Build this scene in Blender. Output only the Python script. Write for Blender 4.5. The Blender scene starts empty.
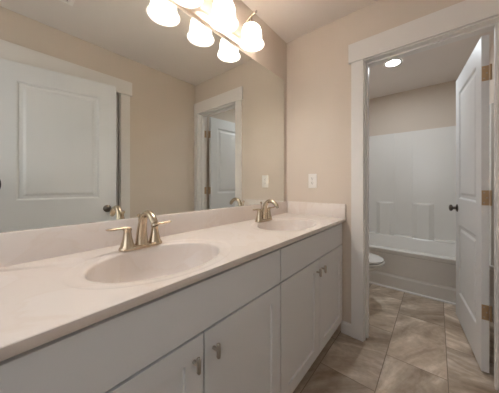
import bpy, bmesh, math, random
from mathutils import Vector, Matrix
random.seed(4)
PI = math.pi
sc = bpy.context.scene
C = sc.collection

# ------------------------------------------------------------------ camera, world, exposure
CAMX, CAMY, CAMZ, YAW = 1.077, -1.724, 1.143, 38.45
cd = bpy.data.cameras.new('camera')
cam = bpy.data.objects.new('camera', cd); C.objects.link(cam)
cam.location = (CAMX, CAMY, CAMZ)
cam.rotation_euler = (PI/2, 0, math.radians(YAW))
cd.sensor_fit = 'HORIZONTAL'; cd.sensor_width = 36.0
cd.lens = 220.0/499*36.0
cd.shift_x = -(261.7-249.5)/499
cd.shift_y = -(196.5-184.4)/499
cd.clip_start = 0.1
sc.camera = cam

w = bpy.data.worlds.new('world'); sc.world = w; w.use_nodes = True
w.node_tree.nodes['Background'].inputs[0].default_value = (0.93, 0.97, 1.0, 1)
w.node_tree.nodes['Background'].inputs[1].default_value = 0.7   # neutral sky fill, enters through the window added in the rear wall

BULB = 60.0        # emission of the vanity bulbs
SHADE = 0.4        # glow of their lit glass
DOWN = 60.0        # emission of the recessed ceiling light
sc.view_settings.view_transform = 'Standard'
sc.view_settings.look = 'None'
sc.view_settings.exposure = 2.05
sc.view_settings.gamma = 1.0
sc.view_settings.use_curve_mapping = False
sc.cycles.max_bounces = 16; sc.cycles.diffuse_bounces = 10; sc.cycles.glossy_bounces = 8
sc.cycles.transmission_bounces = 8
sc.cycles.use_denoising = True
sc.cycles.sample_clamp_indirect = 6.0
sc.cycles.caustics_reflective = True

# ------------------------------------------------------------------ materials
def lin(r, g, b):
    f = lambda c: (c/12.92 if c <= .04045 else ((c+.055)/1.055)**2.4)
    return (f(r/255), f(g/255), f(b/255), 1)

def principled(name, col, rough=.5, metal=0., spec=.5):
    m = bpy.data.materials.new(name); m.use_nodes = True
    b = m.node_tree.nodes['Principled BSDF']
    b.inputs['Base Color'].default_value = col
    b.inputs['Roughness'].default_value = rough
    b.inputs['Metallic'].default_value = metal
    b.inputs['Specular IOR Level'].default_value = spec
    return m, m.node_tree, b

def textured(name, col, rough, bump_scale, bump, var=.03, metal=0., stretch=None):
    m, nt, b = principled(name, col, rough, metal)
    tc = nt.nodes.new('ShaderNodeTexCoord')
    vec = tc.outputs['Object']
    if stretch:
        mp = nt.nodes.new('ShaderNodeMapping'); mp.inputs['Scale'].default_value = stretch
        nt.links.new(vec, mp.inputs['Vector']); vec = mp.outputs['Vector']
    n = nt.nodes.new('ShaderNodeTexNoise'); n.inputs['Scale'].default_value = bump_scale
    n.inputs['Detail'].default_value = 3
    nt.links.new(vec, n.inputs['Vector'])
    bp = nt.nodes.new('ShaderNodeBump'); bp.inputs['Strength'].default_value = bump
    bp.inputs['Distance'].default_value = .002
    nt.links.new(n.outputs['Fac'], bp.inputs['Height'])
    nt.links.new(bp.outputs['Normal'], b.inputs['Normal'])
    n2 = nt.nodes.new('ShaderNodeTexNoise'); n2.inputs['Scale'].default_value = 3.0
    nt.links.new(vec, n2.inputs['Vector'])
    mx = nt.nodes.new('ShaderNodeMix'); mx.data_type = 'RGBA'
    mx.inputs['A'].default_value = tuple(c*(1-var) for c in col[:3])+(1,)
    mx.inputs['B'].default_value = tuple(min(1, c*(1+var)) for c in col[:3])+(1,)
    nt.links.new(n2.outputs['Fac'], mx.inputs['Factor'])
    nt.links.new(mx.outputs['Result'], b.inputs['Base Color'])
    return m

M = {}
M['wall'] = textured('beige wall paint', lin(209, 197, 184), .75, 160, .12)
M['ceiling'] = textured('ceiling paint', lin(228, 220, 214), .85, 120, .12)
M['trim'] = textured('white trim paint', lin(226, 223, 220), .38, 40, 0, .01)
M['door'] = textured('white door paint', lin(219, 220, 221), .42, 60, .05, .01, stretch=(6, 6, 1))
M['cabinet'] = textured('white cabinet paint', lin(214, 215, 216), .42, 50, .03, .01)
M['tub'] = textured('white gelcoat', lin(226, 224, 220), .22, 6, .02, .01)
M['porcelain'] = textured('white porcelain', lin(232, 230, 226), .1, 8, .01, .01)
M['seat'] = textured('white plastic seat', lin(226, 224, 220), .25, 20, .01, .01)
M['plastic'] = textured('white plastic plate', lin(236, 233, 228), .35, 60, .02, .01)
M['dark'] = textured('dark slot', lin(45, 42, 40), .6, 60, .02, .05)
M['nickel'] = textured('champagne nickel', lin(200, 183, 160), .26, 80, .03, .03, metal=1.)
M['plate'] = textured('pale polished nickel', lin(232, 220, 208), .3, 80, .02, .02, metal=1.)
M['knob'] = textured('darkened satin knob', lin(112, 106, 100), .3, 80, .03, .03, metal=1.)  # satin nickel, darkened to stand for the dark surroundings it reflects
M['satin'] = textured('satin nickel', lin(186, 178, 168), .42, 80, .03, .03, metal=1.)
M['hinge'] = textured('antique hinge metal', lin(192, 168, 138), .5, 60, .06, .05, metal=1.)
M['chrome'] = textured('polished drain metal', lin(205, 195, 180), .15, 60, .01, .02, metal=1.)
M['black'] = textured('black camera plastic', lin(22, 22, 23), .5, 200, .1, .1)
M['glass_black'] = textured('dark lens glass', lin(8, 8, 12), .03, 5, 0, .01)
m, nt, b = principled('mirror silver', lin(236, 238, 233), 0.0, 1.0); M['mirror'] = m
M['mirror_edge'] = textured('dark mirror edge', lin(120, 108, 94), .4, 30, .02, .03)

def marble():
    m, nt, b = principled('cultured marble', lin(224, 215, 208), .24)
    tc = nt.nodes.new('ShaderNodeTexCoord')
    n = nt.nodes.new('ShaderNodeTexNoise'); n.inputs['Scale'].default_value = 3.2
    n.inputs['Detail'].default_value = 6; n.inputs['Distortion'].default_value = 1.6
    nt.links.new(tc.outputs['Object'], n.inputs['Vector'])
    r = nt.nodes.new('ShaderNodeValToRGB'); e = r.color_ramp.elements
    e[0].position = .46; e[0].color = lin(224, 215, 208)
    e[1].position = .52; e[1].color = lin(226, 218, 212)
    e2 = r.color_ramp.elements.new(.49); e2.color = lin(222, 212, 204)
    nt.links.new(n.outputs['Fac'], r.inputs['Fac'])
    nt.links.new(r.outputs['Color'], b.inputs['Base Color'])
    return m
M['marble'] = marble()

def tile():
    m, nt, b = principled('stone look floor tile', lin(150, 130, 110), .38)
    N = nt.nodes.new; L = nt.links.new
    def math_(op, a, c=None, d=None):
        n = N('ShaderNodeMath'); n.operation = op
        for i, v in enumerate((a, c, d)):
            if v is None: continue
            if isinstance(v, (int, float)): n.inputs[i].default_value = v
            else: L(v, n.inputs[i])
        return n.outputs[0]
    tc = N('ShaderNodeTexCoord'); sp = N('ShaderNodeSeparateXYZ'); L(tc.outputs['Object'], sp.inputs[0])
    TW, TL = .318, .612
    cx = math_('DIVIDE', math_('SUBTRACT', sp.outputs[0], .812), TW)
    col = math_('FLOOR', cx); fx = math_('FRACT', cx)
    cy = math_('DIVIDE', math_('SUBTRACT', math_('SUBTRACT', sp.outputs[1], -.045), math_('MULTIPLY', col, .34)), TL)
    row = math_('FLOOR', cy); fy = math_('FRACT', cy)
    # grout
    gx = math_('MULTIPLY', math_('SUBTRACT', .5, math_('ABSOLUTE', math_('SUBTRACT', fx, .5))), TW)
    gy = math_('MULTIPLY', math_('SUBTRACT', .5, math_('ABSOLUTE', math_('SUBTRACT', fy, .5))), TL)
    gd = math_('MINIMUM', gx, gy)
    grout = math_('LESS_THAN', gd, .0022)
    # per tile random
    cv = N('ShaderNodeCombineXYZ'); L(col, cv.inputs[0]); L(row, cv.inputs[1])
    wn = N('ShaderNodeTexWhiteNoise'); wn.noise_dimensions = '3D'; L(cv.outputs[0], wn.inputs['Vector'])
    off = N('ShaderNodeVectorMath'); off.operation = 'MULTIPLY_ADD'
    L(wn.outputs['Color'], off.inputs[0]); off.inputs[1].default_value = (9, 9, 9); L(tc.outputs['Object'], off.inputs[2])
    sc3 = N('ShaderNodeSeparateColor'); L(wn.outputs['Color'], sc3.inputs[0])
    vr = N('ShaderNodeVectorRotate'); vr.rotation_type = 'Z_AXIS'; L(off.outputs[0], vr.inputs['Vector'])
    L(math_('MULTIPLY_ADD', sc3.outputs[1], 1.5, -1.3), vr.inputs['Angle'])
    mp = N('ShaderNodeMapping'); mp.inputs['Scale'].default_value = (1.1, 3.2, 1)
    L(vr.outputs[0], mp.inputs['Vector'])
    n1 = N('ShaderNodeTexNoise'); n1.inputs['Scale'].default_value = 2.3; n1.inputs['Detail'].default_value = 7
    n1.inputs['Roughness'].default_value = .62; n1.inputs['Distortion'].default_value = .5
    L(mp.outputs[0], n1.inputs['Vector'])
    r = N('ShaderNodeValToRGB'); e = r.color_ramp.elements
    e[0].position = .32; e[0].color = lin(146, 127, 106)
    e[1].position = .66; e[1].color = lin(230, 218, 203)
    x = r.color_ramp.elements.new(.45); x.color = lin(178, 161, 142)
    x = r.color_ramp.elements.new(.56); x.color = lin(198, 182, 163)
    L(n1.outputs['Fac'], r.inputs['Fac'])
    n2 = N('ShaderNodeTexNoise'); n2.inputs['Scale'].default_value = 28; n2.inputs['Detail'].default_value = 6
    L(off.outputs[0], n2.inputs['Vector'])
    fine = math_('MULTIPLY_ADD', n2.outputs['Fac'], .5, .75)
    tone = math_('MULTIPLY_ADD', wn.outputs['Value'], .36, .72)
    vm = N('ShaderNodeVectorMath'); vm.operation = 'SCALE'; L(r.outputs['Color'], vm.inputs[0]); L(math_('MULTIPLY', fine, tone), vm.inputs['Scale'])
    mx = N('ShaderNodeMix'); mx.data_type = 'RGBA'; L(grout, mx.inputs['Factor'])
    L(vm.outputs[0], mx.inputs['A']); mx.inputs['B'].default_value = lin(122, 107, 92)
    L(mx.outputs['Result'], b.inputs['Base Color'])
    bp = N('ShaderNodeBump'); bp.inputs['Strength'].default_value = .35; bp.inputs['Distance'].default_value = .002
    hh = math_('SUBTRACT', math_('MULTIPLY', n2.outputs['Fac'], .4), grout)
    L(hh, bp.inputs['Height']); L(bp.outputs['Normal'], b.inputs['Normal'])
    return m
M['tile'] = tile()

def emissive(name, col, strength):
    m = bpy.data.materials.new(name); m.use_nodes = True
    nt = m.node_tree; b = nt.nodes['Principled BSDF']
    b.inputs['Base Color'].default_value = col
    b.inputs['Emission Color'].default_value = col
    b.inputs['Emission Strength'].default_value = strength
    return m
WARM = (1.0, .94, .88, 1)
M['bulb'] = emissive('lit bulb', WARM, BULB)
M['lens'] = emissive('lit ceiling lens', (.90, .955, 1.0, 1), DOWN)
def pane_mat():
    m = bpy.data.materials.new('fill window glass'); m.use_nodes = True
    nt = m.node_tree; nt.nodes.remove(nt.nodes['Principled BSDF'])
    t = nt.nodes.new('ShaderNodeBsdfTransparent'); g = nt.nodes.new('ShaderNodeBsdfGlossy'); g.inputs['Roughness'].default_value = .02
    x = nt.nodes.new('ShaderNodeMixShader'); x.inputs[0].default_value = .06
    nt.links.new(t.outputs[0], x.inputs[1]); nt.links.new(g.outputs[0], x.inputs[2]); nt.links.new(x.outputs[0], nt.nodes['Material Output'].inputs[0])
    return m
M['pane'] = pane_mat()
def shade_mat():
    m = bpy.data.materials.new('lit frosted glass'); m.use_nodes = True
    nt = m.node_tree; nt.nodes.remove(nt.nodes['Principled BSDF'])
    out = nt.nodes['Material Output']
    d = nt.nodes.new('ShaderNodeBsdfDiffuse'); d.inputs[0].default_value = (.8, .79, .78, 1)
    t = nt.nodes.new('ShaderNodeBsdfTranslucent'); t.inputs[0].default_value = (.86, .84, .81, 1)
    x = nt.nodes.new('ShaderNodeMixShader'); x.inputs[0].default_value = .6
    nt.links.new(d.outputs[0], x.inputs[1]); nt.links.new(t.outputs[0], x.inputs[2])
    e = nt.nodes.new('ShaderNodeEmission'); e.inputs[0].default_value = (1, .95, .9, 1); e.inputs[1].default_value = SHADE*.3
    a = nt.nodes.new('ShaderNodeAddShader'); nt.links.new(x.outputs[0], a.inputs[0]); nt.links.new(e.outputs[0], a.inputs[1])
    nt.links.new(a.outputs[0], out.inputs[0])
    return m
M['shade'] = shade_mat()

# ------------------------------------------------------------------ mesh helpers
class MB:
    def __init__(self): self.bm = bmesh.new()
    def box(self, x0, x1, y0, y1, z0, z1, bevel=0.):
        bm = bmesh.new()
        v = [bm.verts.new((x, y, z)) for x in (x0, x1) for y in (y0, y1) for z in (z0, z1)]
        for f in ((0,1,3,2),(4,6,7,5),(0,4,5,1),(2,3,7,6),(0,2,6,4),(1,5,7,3)): bm.faces.new([v[i] for i in f])
        bmesh.ops.recalc_face_normals(bm, faces=bm.faces)
        if bevel: bmesh.ops.bevel(bm, geom=bm.edges[:], offset=bevel, segments=2, affect='EDGES', profile=.5)
        self.merge(bm); return self
    def merge(self, bm, mat=None):
        me = bpy.data.meshes.new('tmp'); bm.to_mesh(me); bm.free()
        if mat is not None: me.transform(mat)
        self.bm.from_mesh(me); bpy.data.meshes.remove(me)
    def tube(self, pts, rad, seg=16, caps=True, flat=None, up=None):
        """sweep an ellipse along pts; rad a number or list; flat scales the second axis"""
        pts = [Vector(p) for p in pts]; n = len(pts)
        if not isinstance(rad, (list, tuple)): rad = [rad]*n
        bm = bmesh.new(); rings = []; prev = None
        for i, p in enumerate(pts):
            d = (pts[min(i+1, n-1)]-pts[max(i-1, 0)]).normalized()
            if prev is None:
                a = Vector(up) if up else (Vector((0, 0, 1)) if abs(d.z) < .9 else Vector((1, 0, 0)))
            else: a = prev
            a = (a-d*a.dot(d)).normalized(); prev = a
            b = d.cross(a)
            fl = flat[i] if isinstance(flat, (list, tuple)) else (flat or 1.)
            rings.append([bm.verts.new(p+a*math.cos(t)*rad[i]*fl+b*math.sin(t)*rad[i]) for t in [2*PI*k/seg for k in range(seg)]])
        for r0, r1 in zip(rings, rings[1:]):
            for k in range(seg): bm.faces.new((r0[k], r0[(k+1)%seg], r1[(k+1)%seg], r1[k]))
        if caps: bm.faces.new(rings[0][::-1]); bm.faces.new(rings[-1])
        bmesh.ops.recalc_face_normals(bm, faces=bm.faces)
        self.merge(bm); return self
    def lathe(self, prof, seg=32, mat=None, sx=1., sy=1., closed=False):
        """revolve (r, z) pairs about local z"""
        bm = bmesh.new(); rings = []
        for r, z in prof:
            if r < 1e-6: rings.append([bm.verts.new((0, 0, z))])
            else: rings.append([bm.verts.new((r*math.cos(2*PI*k/seg)*sx, r*math.sin(2*PI*k/seg)*sy, z)) for k in range(seg)])
        for a, b in zip(rings, rings[1:]):
            for k in range(seg):
                k2 = (k+1) % seg
                if len(a) == 1 and len(b) == 1: continue
                if len(a) == 1: bm.faces.new((a[0], b[k], b[k2]))
                elif len(b) == 1: bm.faces.new((a[k], b[0], a[k2]))
                else: bm.faces.new((a[k], b[k], b[k2], a[k2]))
        bmesh.ops.recalc_face_normals(bm, faces=bm.faces)
        self.merge(bm, mat); return self
    def loft(self, rings, caps=True):
        bm = bmesh.new(); R = [[bm.verts.new(p) for p in r] for r in rings]; n = len(R[0])
        for a, b in zip(R, R[1:]):
            for k in range(n): bm.faces.new((a[k], a[(k+1)%n], b[(k+1)%n], b[k]))
        if caps: bm.faces.new(R[0][::-1]); bm.faces.new(R[-1])
        bmesh.ops.recalc_face_normals(bm, faces=bm.faces)
        self.merge(bm); return self
    def prism(self, poly, axis, a, b, bevel=0.):
        """extrude a 2D polygon along an axis from a to b"""
        bm = bmesh.new()
        def P(u, v, t): return {'x': (t, u, v), 'y': (u, t, v), 'z': (u, v, t)}[axis]
        A = [bm.verts.new(P(u, v, a)) for u, v in poly]; B = [bm.verts.new(P(u, v, b)) for u, v in poly]; n = len(poly)
        for k in range(n): bm.faces.new((A[k], A[(k+1)%n], B[(k+1)%n], B[k]))
        bm.faces.new(A[::-1]); bm.faces.new(B)
        bmesh.ops.recalc_face_normals(bm, faces=bm.faces)
        if bevel: bmesh.ops.bevel(bm, geom=bm.edges[:], offset=bevel, segments=2, affect='EDGES', profile=.5)
        self.merge(bm); return self
    def build(self, name, mat, parent=None, smooth=None, doubles=False):
        if doubles:
            bmesh.ops.remove_doubles(self.bm, verts=self.bm.verts[:], dist=1e-5)
            bmesh.ops.recalc_face_normals(self.bm, faces=self.bm.faces[:])
        me = bpy.data.meshes.new(name); self.bm.to_mesh(me); self.bm.free()
        me.materials.append(M[mat] if isinstance(mat, str) else mat)
        if smooth is not None:
            for p in me.polygons: p.use_smooth = True
            me.set_sharp_from_angle(angle=math.radians(smooth))
        o = bpy.data.objects.new(name, me); C.objects.link(o)
        if parent is not None: o.parent = parent
        return o

def tag(o, label, cat=None, group=None, kind=None):
    o['label'] = label
    if cat: o['category'] = cat
    if group: o['group'] = group
    if kind: o['kind'] = kind
    return o
def thing(name, label, cat, loc=(0, 0, 0), rz=0., group=None, kind=None):
    o = bpy.data.objects.new(name, None); C.objects.link(o)
    o.location = loc; o.rotation_euler = (0, 0, rz); o.empty_display_size = .05
    return tag(o, label, cat, group, kind)
def struct(name, mb, mat, label, cat, smooth=None):
    return tag(mb.build(name, mat, None, smooth), label, cat, None, 'structure')
def copy_tree(o, parent=None):
    c = o.copy(); C.objects.link(c)
    if parent is not None: c.parent = parent
    for ch in list(o.children): copy_tree(ch, c)
    return c
def bez(p0, p1, p2, p3, n=12):
    out = []
    for i in range(n+1):
        t = i/n; s = 1-t
        out.append(tuple(s**3*a+3*s*s*t*b+3*s*t*t*c+t**3*d for a, b, c, d in zip(p0, p1, p2, p3)))
    return out

def panelled(w, h, t, stile, rails, loops, both=True):
    """slab along +x (0..w), z 0..h, y -t/2..t/2, with recessed panels; rails = list of (z0, z1) panel spans"""
    bm = bmesh.new()
    xs = [0, stile, w-stile, w]
    zs = [0]; pan = set()
    for a, b_ in rails:
        zs += [a, b_]; pan.add(len(zs)-2)
    zs.append(h)
    for side in ((-1, 1) if both else (-1,)):
        y0 = side*t/2
        for i in range(3):
            for j in range(len(zs)-1):
                x0, x1, z0, z1 = xs[i], xs[i+1], zs[j], zs[j+1]
                if i == 1 and j in pan:
                    prev = None
                    for off, dep in loops:
                        y = y0-side*dep
                        r = [bm.verts.new(p) for p in ((x0+off, y, z0+off), (x1-off, y, z0+off), (x1-off, y, z1-off), (x0+off, y, z1-off))]
                        if prev:
                            for k in range(4): bm.faces.new((prev[k], prev[(k+1)%4], r[(k+1)%4], r[k]))
                        prev = r
                    bm.faces.new(prev)
                else:
                    bm.faces.new([bm.verts.new(p) for p in ((x0, y0, z0), (x1, y0, z0), (x1, y0, z1), (x0, y0, z1))])
    if not both:
        bm.faces.new([bm.verts.new(p) for p in ((0, t/2, 0), (w, t/2, 0), (w, t/2, h), (0, t/2, h))])
    # edges
    def strip(pts):
        for (x0, z0), (x1, z1) in zip(pts, pts[1:]):
            bm.faces.new([bm.verts.new(p) for p in ((x0, -t/2, z0), (x1, -t/2, z1), (x1, t/2, z1), (x0, t/2, z0))])
    strip([(x, 0) for x in xs]); strip([(x, h) for x in xs]); strip([(0, z) for z in zs]); strip([(w, z) for z in zs])
    bmesh.ops.remove_doubles(bm, verts=bm.verts[:], dist=1e-5)
    bmesh.ops.recalc_face_normals(bm, faces=bm.faces[:])
    mb = MB(); mb.merge(bm); return mb

# ------------------------------------------------------------------ room shell
H = 2.44; W = 1.42; YR = -2.40; TH = .12
BX0, BX1, BY1 = -.045, 1.48, 1.92        # tub room
OX0, OX1, OZ = .669, 1.345, 2.045        # opening to the tub room (jamb faces)
EY0, EY1 = -1.690, -.885                 # opening of the entry door in the right wall
HX = 2.45                                # far wall of the hall outside

struct('floor', MB().box(-.2, HX+.1, YR-.1, BY1+.12, -.06, 0), 'tile', 'floor of brown stone-look rectangular tiles', 'floor')
struct('ceiling', MB().box(-.2, HX+.1, YR-.1, BY1+.12, H, H+.08), 'ceiling', 'flat off-white painted ceiling', 'ceiling')
struct('wall_left', MB().box(-.12, 0, YR-.1, 0, 0, H), 'wall', 'beige wall behind the long mirror and vanity', 'wall')
struct('wall_far', MB().box(-.12, OX0-.02, 0, TH, 0, H).box(OX1+.02, W+.12, 0, TH, 0, H).box(OX0-.02, OX1+.02, 0, TH, OZ+.02, H),
       'wall', 'beige wall with the white-cased opening to the tub room', 'wall')
struct('wall_right', MB().box(W, W+.12, YR-.1, EY0-.02, 0, H).box(W, W+.12, EY1+.02, 0, 0, H).box(W, W+.12, EY0-.02, EY1+.02, OZ+.02, H),
       'wall', 'beige wall with the entry door, seen in the mirror', 'wall')
WX0, WX1, WZ0, WZ1 = .22, 1.22, .95, 2.10
struct('wall_rear', MB().box(0, WX0, YR-.1, YR, 0, H).box(WX1, W, YR-.1, YR, 0, H).box(WX0, WX1, YR-.1, YR, 0, WZ0).box(WX0, WX1, YR-.1, YR, WZ1, H), 'wall', 'beige wall with the added fill-light window behind the camera', 'wall')
wn_ = thing('fill_window_1', 'white framed window added in the rear wall for fill light', 'window', ((WX0+WX1)/2, YR, WZ0), kind='structure')  # added window out of view, brightens cabinet fronts and mirrored door
hw_ = (WX1-WX0)/2; hh_ = WZ1-WZ0
MB().box(-hw_, -hw_+.04, -.07, -.03, 0, hh_).box(hw_-.04, hw_, -.07, -.03, 0, hh_).box(-hw_, hw_, -.07, -.03, 0, .04).box(-hw_, hw_, -.07, -.03, hh_-.04, hh_).box(-hw_, hw_, -.065, -.035, hh_/2-.02, hh_/2+.02).build('fill_window_frame', 'trim', wn_)
MB().box(-hw_+.04, hw_-.04, -.052, -.048, .04, hh_-.04).build('fill_window_pane', 'pane', wn_)
struct('trim_6', MB().box(WX0-.09, WX0, YR, YR+.017, WZ0, WZ1).box(WX1, WX1+.09, YR, YR+.017, WZ0, WZ1).box(WX0-.11, WX1+.11, YR, YR+.02, WZ1, WZ1+.12).box(WX0-.11, WX1+.11, YR, YR+.03, WZ0-.03, WZ0), 'trim', 'white casing around the added rear window', 'trim')
pl = bpy.data.lights.new('window_fill_portal', 'AREA'); pl.shape = 'RECTANGLE'; pl.size = WX1-WX0; pl.size_y = hh_
pl.cycles.is_portal = True  # portal guiding the sky fill through the added window
po = bpy.data.objects.new('window_fill_portal', pl); C.objects.link(po); po.location = ((WX0+WX1)/2, YR-.105, (WZ0+WZ1)/2); po.rotation_euler = (PI/2, 0, 0)
struct('wall_tub_end', MB().box(BX0-.12, BX1+.12, BY1, BY1+.12, 0, H), 'wall', 'greige wall above the white tub surround', 'wall')
struct('wall_tub_left', MB().box(BX0-.12, BX0, TH, BY1, 0, H), 'wall', 'beige tub room wall behind the toilet', 'wall')
struct('wall_tub_right', MB().box(BX1, BX1+.12, TH, BY1, 0, H), 'wall', 'beige tub room wall behind the open white door', 'wall')
struct('wall_hall', MB().box(HX, HX+.1, YR-.1, TH, 0, H).box(W+.12, HX, YR-.1, YR, 0, H).box(W+.12, HX, 0, TH, 0, H), 'wall', 'dim hall wall beyond the entry door', 'wall')

def casing_trim(name, face, a0, a1, axis, sgn, label, a_max=None):
    """craftsman casing around an opening a0..a1: flat legs and a taller overhanging header; face = wall plane, sgn = outward"""
    mb = MB(); rv = .007; cw = .085; t = .017; ht = .022
    def put(lo, hi, z0, z1, th):
        p, q = sorted((face, face+sgn*th))
        if axis == 'x': mb.box(lo, hi, p, q, z0, z1, .0015)
        else: mb.box(p, q, lo, hi, z0, z1, .0015)
    put(a0-rv-cw, a0-rv, 0, OZ+rv, t)
    r1 = a1+rv+cw
    if a_max: r1 = min(r1, a_max)
    put(a1+rv, r1, 0, OZ+rv, t)
    put(a0-rv-cw-.019, min(r1+.019, a_max or 9), OZ+rv, OZ+rv+.14, ht)
    o = struct(name, mb, 'trim', label, 'trim')
    return o
casing_trim('trim_1', 0, OX0, OX1, 'x', -1, 'white flat casing with tall header around the tub room opening', W-.001)
casing_trim('trim_2', TH, OX0, OX1, 'x', 1, 'white casing on the tub room side of the opening', BX1-.001)
casing_trim('trim_3', W, EY0, EY1, 'y', -1, 'white casing around the entry door, seen in the mirror')
# jambs with stops
struct('trim_4', MB().box(OX0-.02, OX0, .0005, TH-.0005, 0, OZ).box(OX1, OX1+.02, .0005, TH-.0005, 0, OZ).box(OX0-.02, OX1+.02, .0005, TH-.0005, OZ, OZ+.02)
       .box(OX0, OX0+.011, .045, .08, 0, OZ-.011, .001).box(OX1-.011, OX1, .045, .08, 0, OZ-.011, .001).box(OX0, OX1, .045, .08, OZ-.011, OZ, .001),
       'trim', 'white door jamb with stop lining the tub room opening', 'trim')
struct('trim_5', MB().box(W+.0005, W+.1195, EY0-.02, EY0, 0, OZ).box(W+.0005, W+.1195, EY1, EY1+.02, 0, OZ).box(W+.0005, W+.1195, EY0-.02, EY1+.02, OZ, OZ+.02)
       .box(W+.04, W+.075, EY1-.011, EY1, 0, OZ-.011, .001).box(W+.04, W+.075, EY0, EY0+.011, 0, OZ-.011, .001).box(W+.04, W+.075, EY0, EY1, OZ-.011, OZ, .001),
       'trim', 'white jamb lining the entry doorway', 'trim')
BBP = lambda: [(0, 0), (.012, 0), (.012, .076), (.006, .088), (0, .09)]
def base_x(mb, x0, x1, y, s): mb.prism([(y+s*a, z) for a, z in BBP()], 'x', x0, x1)
def base_y(mb, y0, y1, x, s): mb.prism([(x+s*a, z) for a, z in BBP()], 'y', y0, y1)
mb = MB(); base_x(mb, .50, OX0-.093, 0, -1); struct('baseboard_far', mb, 'trim', 'short white baseboard between vanity and door casing', 'baseboard')
mb = MB(); base_y(mb, EY1+.093, -.024, W, -1); base_y(mb, YR, EY0-.093, W, -1); struct('baseboard_right', mb, 'trim', 'white baseboard along the entry door wall', 'baseboard')
mb = MB(); base_x(mb, .001, W-.001, YR, 1); struct('baseboard_rear', mb, 'trim', 'white baseboard on the rear wall', 'baseboard')
mb = MB(); base_y(mb, YR+.013, -1.84, 0, 1); struct('baseboard_left', mb, 'trim', 'white baseboard on the mirror wall past the vanity', 'baseboard')
mb = MB(); base_y(mb, TH+.02, 1.03, BX0, 1); struct('baseboard_tub_left', mb, 'trim', 'white baseboard behind the toilet', 'baseboard')
mb = MB(); base_y(mb, TH+.03, 1.03, BX1, -1); struct('baseboard_tub_right', mb, 'trim', 'white baseboard behind the open door', 'baseboard')

# ------------------------------------------------------------------ doors
DLOOPS = [(0, 0), (.006, .002), (.014, .010), (.034, .010), (.052, .003), (.056, .003)]
def knob_set(parent, x, z, t):
    for s in (-1, 1):
        mt = Matrix.Translation((x, s*t/2, z)) @ Matrix.Rotation(-s*PI/2, 4, 'X')
        MB().lathe([(0, 0), (.032, 0), (.032, .004), (.026, .009), (.013, .012), (.0115, .028), (.018, .031), (.0265, .037), (.028, .045), (.024, .052), (.012, .0565), (0, .057)], 28, mt).build('door_knob', 'knob', parent, 40)
    MB().box(x+.056, x+.0605, -.012, .012, z-.03, z+.03).build('latch_plate', 'satin', parent)
def hinges(parent, zs, t, side):
    """leaf on the slab's hinge edge (x=0), knuckle at the corner on the given side, leaf on the jamb"""
    for z in zs:
        h = MB().box(-.0022, -.0002, -t/2+.002, t/2-.001, z-.045, z+.045, .0005).build('hinge', 'hinge', parent)
        MB().tube([(-.006, side*(t/2+.005), z-.046), (-.006, side*(t/2+.005), z+.046)], .006, 12).build('knuckle', 'hinge', h, 40)
        for k in (-.03, 0, .03):
            MB().lathe([(0, .0012), (.004, .0006), (.0045, 0)], 10, Matrix.Translation((-.0022, (.006 if k else -.006), z+k)) @ Matrix.Rotation(-PI/2, 4, 'Y')).build('screw', 'satin', h, 40)

T1 = .035; L1 = .695
d1 = thing('door_1', 'white two-panel door standing open into the tub room', 'door', (1.308, .152, .012), math.radians(96.6), kind='structure')
panelled(L1, 2.03, T1, .105, [(.22, .80), (1.01, 1.90)], DLOOPS).build('door_slab', 'door', d1)
knob_set(d1, L1-.06, .93, T1)
hinges(d1, (.36, 1.05, 1.80), T1, -1)
for z in (.36, 1.05, 1.80):
    lf = MB().box(OX1-.0022, OX1-.0002, .085, .119, z-.045+.012, z+.045+.012, .0004).build('hinge_leaf', 'hinge', d1)
    lf.matrix_parent_inverse = (Matrix.Translation(d1.location) @ d1.rotation_euler.to_matrix().to_4x4()).inverted()
T2 = .035; L2 = .745
d2 = thing('door_2', 'white two-panel entry door standing ajar, reflected at the left of the mirror', 'door', (1.395, -1.700, .012), math.radians(100.7), kind='structure')
panelled(L2, 2.03, T2, .125, [(.22, .79), (1.01, 1.90)], DLOOPS).build('door_slab', 'door', d2)
knob_set(d2, L2-.068, .915, T2)
hinges(d2, (.25, 1.02, 1.80), T2, 1)

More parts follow.
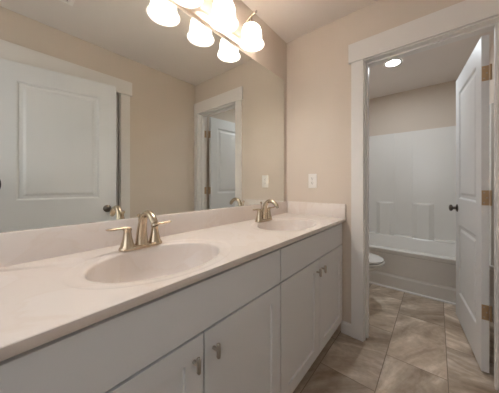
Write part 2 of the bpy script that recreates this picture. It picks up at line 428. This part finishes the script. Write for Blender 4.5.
# ------------------------------------------------------------------ vanity
CF = .500        # face of the cabinet boxes
CT = .858        # top of cabinets
def cabinet(name, label, y0, y1):
    c = thing(name, label, 'cabinet', (0, y0, 0)); wd = y1-y0
    # open carcass: sides, floor, back, face frame
    s = MB()
    for a, b_ in ((0, .016), (wd-.016, wd)):
        s.prism([(.003, 0), (.435, 0), (.435, .10), (CF, .10), (CF, CT), (.003, CT)], 'y', a, b_)
    s.box(.003, .018, .016, wd-.016, .10, CT).box(.018, CF-.001, .016, wd-.016, .10, .116)
    s.box(CF-.018, CF, .016, wd-.016, .80, CT).box(CF-.018, CF, .016, wd-.016, .66, .72).box(CF-.018, CF, .016, wd-.016, .116, .15)
    s.build('cabinet_body', 'cabinet', c)
    MB().box(.42, .434, .0165, wd-.0165, .001, .10).build('toe_kick', 'cabinet', c)
    g = .005
    MB().box(CF+.001, CF+.019, g/2, wd-g/2, .695, .846, .0015).build('drawer_front', 'cabinet', c)
    hw = (wd-3*g+g)/2-0.0
    dw = (wd-2*g)/2
    for k in (0, 1):
        a = g/2+k*(dw+g)
        dr = panelled(dw, .577, .018, .062, [(.062, .515)], [(0, 0), (.0015, .007), (.004, .0085)], both=False).build('cabinet_door', 'cabinet', c)
        dr.rotation_euler = (0, 0, PI/2); dr.location = (CF+.010, a, .1105)
        # local x runs along +y; local -y faces the room
        kx = dw-.034 if k == 0 else .034
        kb = MB().tube([(kx, -.009, .512), (kx, -.030, .512)], [.0055, .0045], 12)
        kb.tube([(kx, -.033, .489), (kx, -.0335, .492), (kx, -.034, .512), (kx, -.0335, .532), (kx, -.033, .535)], [.005, .0075, .0075, .0075, .005], 14, flat=.75)
        kb.build('cabinet_pull', 'satin', dr, 40)
    return c
cabinet('vanity_cabinet', 'white two-door vanity cabinet under the sink nearer the camera', -1.728, -.883)
cabinet('vanity_cabinet', 'white two-door vanity cabinet under the sink at the outlet wall', -.880, -.035)
tag(MB().prism([(.003, 0), (.435, 0), (.435, .10), (CF, .10), (CF, CT), (.003, CT)], 'y', -.034, -.0005).build('filler_strip', 'cabinet'),
    'narrow white filler strip closing the vanity to the outlet wall', 'filler')

TOPX, TOPY0, TOPY1, TZ = .537, -1.80, -.001, .885
BAS = [(.307, -1.325, .171, .221), (.307, -.487, .171, .221)]     # basin cx, cy, semi x, semi y
top = thing('countertop', 'long white cultured marble vanity top with two integral oval sinks', 'countertop', (0, 0, 0))
SEG = 96
def cell(bm, y0, y1, bs):
    cx, cy, ax, ay = bs; x0, x1 = .0, TOPX-.006
    rings = []
    def ell(k, z): return [bm.verts.new((cx+ax*k*math.cos(t), cy+ay*k*math.sin(t), z)) for t in TT]
    TT = [2*PI*i/SEG for i in range(SEG)]
    # snap four angles to rectangle corners so the outline stays square
    for qx, qy in ((x0, y0), (x0, y1), (x1, y0), (x1, y1)):
        a = math.atan2((qy-cy)/ay, (qx-cx)/ax) % (2*PI)
        i = min(range(SEG), key=lambda j: min(abs(TT[j]-a), 2*PI-abs(TT[j]-a))); TT[i] = a
    # rim lip, shallow ring recess, ring edge, flat deck to rectangle
    for k, z in ((1.0, TZ-.0075), (1.015, TZ-.0045), (1.035, TZ-.0032), (1.10, TZ-.0028), (1.19, TZ-.0024), (1.215, TZ-.0012), (1.235, TZ-.0002), (1.25, TZ)):
        rings.append(ell(k, z))
    out = []
    for t in TT:
        dx, dy = ax*math.cos(t), ay*math.sin(t); s = 1e9
        for d, lo, hi, c in ((dx, x0, x1, cx), (dy, y0, y1, cy)):
            if d > 1e-9: s = min(s, (hi-c)/d)
            if d < -1e-9: s = min(s, (lo-c)/d)
        out.append((cx+dx*s, cy+dy*s))
    rings.append([bm.verts.new((x, y, TZ)) for x, y in out])
    for a, b_ in zip(rings, rings[1:]):
        for i in range(SEG): bm.faces.new((a[i], a[(i+1)%SEG], b_[(i+1)%SEG], b_[i]))
    return TT
bm = bmesh.new(); YM = -.905
TTs = [cell(bm, TOPY0, YM, BAS[0]), cell(bm, YM, TOPY1, BAS[1])]
bmesh.ops.remove_doubles(bm, verts=bm.verts[:], dist=1e-5)
bmesh.ops.recalc_face_normals(bm, faces=bm.faces[:])
if sum(f.normal.z for f in bm.faces) < 0: bmesh.ops.reverse_faces(bm, faces=bm.faces[:])
mb = MB(); mb.merge(bm)
# rounded front nose and underside
nose = [(TOPX-.006, TZ), (TOPX-.001, TZ-.0006), (TOPX, TZ-.002), (TOPX-.004, TZ-.023), (TOPX-.006, TZ-.0255), (TOPX-.04, TZ-.0255), (TOPX-.04, TZ-.012)]
for (xa, za), (xb, zb) in zip(nose, nose[1:]):
    f = mb.bm.faces.new([mb.bm.verts.new(p) for p in ((xa, TOPY0, za), (xb, TOPY0, zb), (xb, TOPY1, zb), (xa, TOPY1, za))])
mb.bm.faces.new([mb.bm.verts.new(p) for p in [(0, TOPY0, TZ)]+[(x, TOPY0, z) for x, z in nose]+[(0, TOPY0, TZ-.012)]])
bmesh.ops.remove_doubles(mb.bm, verts=mb.bm.verts[:], dist=1e-5)
mb.build('deck', 'marble', top, 35)
for (cx, cy, ax, ay), TT in zip(BAS, TTs):
    bm = bmesh.new(); rings = []
    prof = [(1.0, -.0075), (.992, -.011), (.982, -.020), (.968, -.036), (.945, -.060), (.905, -.086), (.84, -.110), (.72, -.130), (.55, -.142), (.36, -.150), (.14, -.154)]
    for k, z in prof:
        sh = -.018*(1-k)
        rr = 1.0-k
        ka, kb = ax*k, ay*k
        if k < .3: ka = kb = .16*k+.0
        rings.append([bm.verts.new((cx+sh+ka*math.cos(t), cy+kb*math.sin(t), TZ+z)) for t in TT])
    for a, b_ in zip(rings, rings[1:]):
        for i in range(SEG): bm.faces.new((a[i], b_[i], b_[(i+1)%SEG], a[(i+1)%SEG]))
    bmesh.ops.recalc_face_normals(bm, faces=bm.faces[:])
    if sum(f.normal.z for f in bm.faces) < 0: bmesh.ops.reverse_faces(bm, faces=bm.faces[:])
    mb = MB(); mb.merge(bm); bs = mb.build('sink_basin', 'marble', top, 60)
    MB().lathe([(.0235, -.1535), (.023, -.1515), (.018, -.152), (.017, -.1545), (.0165, -.153), (.008, -.151), (0, -.1505)], 24, Matrix.Translation((cx-.0157, cy, TZ))).build('drain', 'chrome', bs, 40)
MB().box(.0005, .020, TOPY0, TOPY1, TZ-.001, TZ+.106, .003).build('backsplash', 'marble', top, 30)
MB().box(.0205, TOPX-.003, -.020, -.0005, TZ-.001, TZ+.106, .003).build('side_splash', 'marble', top, 30)

def faucet(label, y):
    f = thing('faucet', label, 'faucet', (.118, y, TZ), group='two-handle faucets on the vanity top')
    def rr(hx, hy, z, n=6, e=2.6):
        return [(hx*math.copysign(abs(math.cos(t))**(2/e), math.cos(t)), hy*math.copysign(abs(math.sin(t))**(2/e), math.sin(t)), z) for t in [2*PI*k/48 for k in range(48)]]
    MB().loft([rr(.031, .084, .0), rr(.031, .084, .006), rr(.029, .082, .011), rr(.025, .078, .013)]).build('base_plate', 'nickel', f, 40)
    for s in (-1, 1):
        hb = MB().lathe([(.0, .010), (.0255, .010), (.0245, .016), (.0205, .030), (.0165, .048), (.0140, .066), (.0135, .074), (.0155, .077), (.0155, .082), (.0125, .086), (0, .087)], 28, Matrix.Translation((0, s*.054, 0))).build('handle_body', 'nickel', f, 40)
        pts = bez((0, s*.048, .083), (.002, s*.075, .090), (.004, s*.095, .083), (.006, s*.130, .090), 14)
        rad = [.0105, .0105, .0102, .0098, .0094, .009, .0088, .0086, .0086, .0087, .0089, .009, .0088, .0072, .002]
        MB().tube(pts, rad, 14, flat=.55, up=(0, 0, 1)).build('lever', 'nickel', hb, 50)
    sp = bez((0, 0, .008), (-.002, 0, .08), (.010, 0, .140), (.050, 0, .142), 14)
    sp += bez((.050, 0, .142), (.076, 0, .143), (.096, 0, .132), (.112, 0, .109), 10)[1:]
    n = len(sp)
    rad = [.0255-.0125*min(1, i/11)**.75 for i in range(n)]
    so = MB().tube(sp, rad, 20, up=(0, 1, 0)).build('spout', 'nickel', f, 40)
    MB().lathe([(.0095, .0), (.0095, .008), (.0085, .010)], 20, Matrix.Translation((.1145, 0, .1045)) @ Matrix.Rotation(math.radians(-38), 4, 'Y') @ Matrix.Translation((0, 0, -.006))).build('aerator', 'chrome', so, 40)
    MB().tube([(-.026, 0, .010), (-.026, 0, .122)], .003, 10).lathe([(0, .0), (.005, .001), (.0078, .007), (.007, .013), (0, .017)], 14, Matrix.Translation((-.026, 0, .119))).build('lift_rod', 'nickel', f, 40)
    return f
faucet('champagne nickel two-lever faucet behind the sink nearer the camera', -1.318)
faucet('champagne nickel two-lever faucet behind the sink near the outlet wall', -.490)

# ------------------------------------------------------------------ mirror
mir = thing('wall_mirror', 'wide frameless wall mirror above the vanity backsplash', 'mirror', (0, 0, TZ+.1062))
MB().box(.0005, .005, -1.80, -.050, 0, 1.087).build('backing', 'mirror_edge', mir)
MB().box(.0052, .0062, -1.7995, -.0505, .0003, 1.0865).build('mirror_glass', 'mirror', mir)

# ------------------------------------------------------------------ vanity light
LY = (-.620, -.864, -1.108)
vl = thing('vanity_light', 'three-light nickel vanity fixture with white bell glass shades above the mirror', 'light fixture', (0, -.864, 2.09))
def Lp(x, y, z): return (x, y+.864, z-2.09)
MB().box(.0005, .022, -.30, .30, .006, .066, .004).build('back_plate', 'plate', vl, 30)
for y in LY:
    yy = y+.864
    a = bez((.020, yy, .034), (.034, yy, .105), (.070, yy, .165), (.118, yy, .177), 16)+[(.132, yy, .1795), (.148, yy, .182)]
    arm = MB().tube(a, [.0062]*12+[.006, .0058, .0055, .005, .0048, .004, .0035], 12, up=(0, 1, 0)).lathe([(0, 0), (.022, 0), (.022, .004), (.012, .010), (.006, .012)], 20, Matrix.Translation((.0215, yy, .036)) @ Matrix.Rotation(PI/2, 4, 'Y'))
    arm.tube([(.115, yy, .178), (.115, yy, .134)], .0055, 12, up=(0, 1, 0)).tube(bez((.030, yy, .075), (.062, yy, .078), (.085, yy, .120), (.096, yy, .171), 10), .0035, 10, up=(0, 1, 0))
    arm = arm.build('arm', 'nickel', vl, 40)
    MB().lathe([(0, 0), (.004, .001), (.0075, .005), (.0085, .010), (.0065, .016), (.003, .019), (0, .0195)], 16, Matrix.Translation((.144, yy, .1815)) @ Matrix.Rotation(math.radians(80), 4, 'Y')).build('finial', 'satin', arm, 40)
    MB().lathe([(0, .136), (.010, .136), (.020, .128), (.028, .116), (.030, .104), (.027, .101), (.024, .106), (.0, .112)], 24, Matrix.Translation((.115, yy, 0))).build('socket_cup', 'nickel', vl, 40)
    sh = [(.028, .107), (.044, .103), (.055, .094), (.0625, .079), (.065, .058), (.0665, .036), (.070, .015), (.077, -.003), (.0845, -.014)]
    inn = [(r-.0035, z-.002) for r, z in sh[::-1]]
    MB().lathe(sh+[(.083, -.0165)]+inn, 40, Matrix.Translation((.115, yy, 0))).build('glass_shade', 'shade', vl, 50)
    MB().lathe([(0, .103), (.013, .102), (.014, .090), (.020, .074), (.0275, .056), (.0285, .044), (.024, .028), (.013, .018), (0, .015)], 24, Matrix.Translation((.115, yy, 0))).build('light_bulb', 'bulb', vl, 60)

# ------------------------------------------------------------------ outlet
ou = thing('wall_outlet', 'white wall outlet plate above the side splash on the beige wall', 'outlet', (.258, 0, 1.172))
MB().box(-.0375, .0375, -.006, -.0003, -.060, .060, .0025).build('cover_plate', 'plastic', ou, 30)
rc = MB().box(-.0165, .0165, -.0085, -.0058, -.0335, .0335, .001).build('receptacle', 'plastic', ou, 30)
for z in (-.020, .020):
    MB().box(-.0075, -.005, -.0088, -.0080, z-.001, z+.009).box(.005, .0072, -.0088, -.0080, z, z+.008).lathe([(0, .0005), (.0028, .0003), (.0028, 0)], 10, Matrix.Translation((0, -.0083, z-.006)) @ Matrix.Rotation(PI/2, 4, 'X')).build('slot', 'dark', rc)
MB().box(-.006, .006, -.0092, -.0083, -.0055, -.001).box(-.006, .006, -.0092, -.0083, .001, .0055).build('test_button', 'seat', rc)

# ------------------------------------------------------------------ ceiling things
dl = thing('recessed_light', 'round lit recessed light in the tub room ceiling', 'ceiling light', (.714, .989, H))
MB().lathe([(.062, -.0035), (.066, -.006), (.080, -.005), (.086, -.001), (.086, -.0002)], 40).build('trim_ring', 'plastic', dl, 40)
MB().lathe([(0, -.0045), (.062, -.0040)], 40).build('lens', 'lens', dl, 40)
vt = thing('ceiling_vent', 'square white exhaust vent grille in the ceiling, glimpsed at the top of the mirror', 'vent', (.863, -1.46, H))
MB().box(-.13, .13, -.13, -.112, -.014, -.0003, .003).box(-.13, .13, .112, .13, -.014, -.0003, .003).box(-.13, -.112, -.112, .112, -.014, -.0003, .003).box(.112, .13, -.112, .112, -.014, -.0003, .003).build('frame', 'plastic', vt)
MB().box(-.112, .112, -.112, .112, -.004, -.0003).build('backing', 'satin', vt)
g = MB()
for k in range(11): g.box(-.112, .112, -.105+k*.0205, -.092+k*.0205, -.012, -.005)
g.build('grille', 'plastic', vt)

# ------------------------------------------------------------------ tub with surround
TY0 = 1.055; RIM = .425
tb = thing('bathtub', 'white one-piece bathtub with tall surround walls and ledges', 'bathtub', (0, 0, 0))
X0, X1, YB = BX0+.002, BX1-.002, BY1-.002
def rrect(x0, x1, y0, y1, r, z, n=8):
    pts = []
    for cx, cy, a0 in ((x1-r, y1-r, 0), (x0+r, y1-r, PI/2), (x0+r, y0+r, PI), (x1-r, y0+r, 3*PI/2)):
        for k in range(n+1):
            a = a0+PI/2*k/n; pts.append((cx+r*math.cos(a), cy+r*math.sin(a), z))
    return pts
t = MB()
t.loft([rrect(X0, X1, TY0, YB, .008, RIM-.02), rrect(X0, X1, TY0, YB, .010, RIM-.006), rrect(X0+.004, X1-.004, TY0+.006, YB, .012, RIM),
        rrect(X0+.09, X1-.12, TY0+.085, YB-.085, .12, RIM), rrect(X0+.10, X1-.13, TY0+.10, YB-.10, .12, RIM-.015),
        rrect(X0+.14, X1-.22, TY0+.13, YB-.13, .12, .16), rrect(X0+.19, X1-.30, TY0+.18, YB-.18, .10, .095)], caps=False)
bm_ = t.bm; bm_.verts.ensure_lookup_table(); n_ = 36
bm_.faces.new([bm_.verts[i] for i in range(len(bm_.verts)-n_, len(bm_.verts))])
t.build('tub_basin', 'tub', tb, 40)
ap = [(TY0+.004, RIM-.018), (TY0+.004, RIM-.040), (TY0+.016, RIM-.052), (TY0+.020, .150), (TY0+.006, .128), (TY0+.002, .02), (TY0+.002, .001), (TY0+.045, .001), (TY0+.045, RIM-.018)]
MB().prism(ap, 'x', X0, X1).build('apron', 'tub', tb, 30)
MB().prism([(TY0+.0018, .001), (TY0-.012, .001), (TY0-.009, .011), (TY0+.0018, .016)], 'x', X0+.02, X1-.02).build('base_bead', 'trim', tb, 40)
# back panel: plan outline with pilasters; upper and lower stretches
ST = 1.868
def plan(cols, x0, x1, ybk, yfr):
    poly = [(x0, ybk), (x0, yfr)]
    for a, b_, d in cols: poly += [(a, yfr), (a+.012, yfr-d), (b_-.012, yfr-d), (b_, yfr)]
    poly += [(x1, yfr), (x1, ybk)]
    return poly
yf = YB-.022
bp = MB().prism(plan([(.611, .823, -.005)], X0, X1, YB, yf), 'z', RIM+.0, ST)
bp.build('surround_back', 'tub', tb)
for a, b_ in ((.380, .612), (.822, 1.056)):
    # pilaster block whose top is a ledge
    r = []
    for z, d, ins in ((RIM-.001, .046, 0), (.60, .043, 0), (.872, .040, 0), (.882, .036, .001), (.889, .026, .002), (.892, .010, .004)):
        r.append([(a+ins, yf+.001, z), (a+ins+.055, yf-d, z), (b_-ins-.055, yf-d, z), (b_-ins, yf+.001, z)])
    MB().loft(r).build('shelf_ledge', 'tub', tb)
for a, b_ in ((X0+.03, .379), (.613, .821), (1.057, X1-.03)):
    MB().prism([(yf+.001, RIM-.001), (yf-.075, RIM-.001), (yf-.070, RIM+.006), (yf-.045, RIM+.013), (yf+.001, RIM+.016)], 'x', a, b_).build('soap_ledge', 'tub', tb, 40)
for xa, xb in ((X0, X0+.022), (X1-.022, X1)):
    MB().box(xa, xb, TY0+.02, YB-.001, RIM, ST, .004).build('surround_side', 'tub', tb)

# ------------------------------------------------------------------ toilet
tl = thing('toilet', 'white toilet with closed lid beside the tub, half hidden by the door casing', 'toilet', (BX0+.03, .60, 0))
def egg(xc, rx, rxb, ry, z, n=40):
    pts = []
    for k in range(n):
        a = 2*PI*k/n; c, s = math.cos(a), math.sin(a)
        pts.append((xc+(rx if c > 0 else rxb)*c, ry*s, z))
    return pts
MB().loft([egg(.36, .125, .20, .115, 0), egg(.36, .125, .20, .115, .02), egg(.36, .105, .19, .100, .10), egg(.37, .11, .20, .100, .20), egg(.40, .16, .22, .130, .29), egg(.43, .225, .24, .168, .345), egg(.445, .256, .25, .183, .375), egg(.445, .25, .24, .175, .383), egg(.445, .225, .22, .15, .384)]).build('bowl', 'porcelain', tl, 50)
MB().loft([egg(.445, .225, .21, .150, .3845), egg(.445, .228, .21, .152, .3935), egg(.445, .268, .225, .191, .395), egg(.445, .268, .225, .191, .406), egg(.445, .255, .215, .178, .4095)]).build('seat', 'seat', tl, 50)
MB().loft([egg(.445, .232, .21, .156, .4095), egg(.445, .237, .21, .160, .4160), egg(.445, .261, .222, .185, .4165), egg(.445, .261, .222, .185, .430), egg(.445, .24, .20, .165, .439), egg(.445, .12, .10, .08, .443)]).build('lid', 'seat', tl, 50)
MB().box(.005, .20, -.215, .215, .37, .72, .018).build('tank', 'porcelain', tl, 30)
MB().box(.10, .30, -.11, .11, .25, .39, .03).build('pedestal_back', 'porcelain', tl, 30)
MB().box(.0, .208, -.225, .225, .721, .755, .012).build('tank_lid', 'porcelain', tl, 30)
MB().tube([(.20, -.15, .66), (.215, -.15, .66)], .012, 14).tube([(.214, -.15, .66), (.220, -.085, .652)], [.007, .005], 10).build('flush_lever', 'chrome', tl, 40)

# ------------------------------------------------------------------ the photographer's camera on its tripod (its hood shows in the mirror)
yw = math.radians(YAW)
cm = thing('tripod_camera', 'black camera on a tripod, its hood just showing at the left edge of the mirror', 'camera', (CAMX, CAMY, 0), yw)
# local: +y is the viewing direction
Rl = lambda y: Matrix.Translation((0, y, CAMZ)) @ Matrix.Rotation(-PI/2, 4, 'X')
MB().lathe([(0, 0), (.036, 0), (.036, .03), (.041, .035), (.041, .060), (.044, .075), (.044, .082), (.037, .082), (.034, .074)], 32, Rl(-.098)).build('lens_barrel', 'black', cm, 40)
MB().lathe([(0, 0), (.020, -.003), (.034, -.009)], 28, Rl(-.014)).build('front_glass', 'glass_black', cm, 60)
hd = []
mbh = MB(); bm = bmesh.new(); a0 = []; 
NS = 64; rin = []; rout = []; rb = []; rbi = []
for k in range(NS):
    a = 2*PI*k/NS; ln = .028 if abs(math.cos(a)) > .75 else .012
    ca, sa = math.cos(a), math.sin(a)
    rb.append(bm.verts.new((.046*ca, -.018, CAMZ+.046*sa))); rout.append(bm.verts.new((.071*ca, ln, CAMZ+.071*sa)))
    rin.append(bm.verts.new((.069*ca, ln, CAMZ+.069*sa))); rbi.append(bm.verts.new((.0442*ca, -.018, CAMZ+.0442*sa)))
for A, B in ((rb, rout), (rout, rin), (rin, rbi), (rbi, rb)):
    for k in range(NS): bm.faces.new((A[k], A[(k+1)%NS], B[(k+1)%NS], B[k]))
bmesh.ops.recalc_face_normals(bm, faces=bm.faces[:]); mbh.merge(bm); mbh.build('lens_hood', 'black', cm, 40)
MB().box(-.068, .068, -.155, -.098, CAMZ-.052, CAMZ+.042, .008).prism([(-.026, CAMZ+.04), (.026, CAMZ+.04), (.018, CAMZ+.068), (-.018, CAMZ+.068)], 'y', -.15, -.102, .004).box(.040, .070, -.172, -.085, CAMZ-.05, CAMZ+.034, .01).build('camera_body', 'black', cm, 30)
MB().box(-.03, .03, -.150, -.100, CAMZ-.064, CAMZ-.0525, .002).lathe([(0, 0), (.024, .0), (.026, .02), (.026, .05), (.016, .065), (0, .065)], 24, Matrix.Translation((0, -.125, CAMZ-.128))).build('ball_head', 'black', cm, 40)
MB().tube([(0, -.125, .62), (0, -.125, CAMZ-.127)], .013, 16).build('centre_column', 'black', cm, 40)
for k in range(3):
    a = PI/2+2*PI*k/3+.5
    MB().tube([(0, -.125, .93), (.13*math.cos(a), -.125+.13*math.sin(a), .50)], .013, 12).tube([(.13*math.cos(a), -.125+.13*math.sin(a), .50), (.27*math.cos(a), -.125+.27*math.sin(a), .012)], [.010, .009], 12).build('tripod_leg', 'black', cm, 40)
    MB().lathe([(0, 0), (.013, .002), (.013, .016), (.009, .022)], 14, Matrix.Translation((.27*math.cos(a), -.125+.27*math.sin(a), 0))).build('rubber_foot', 'black', cm, 40)
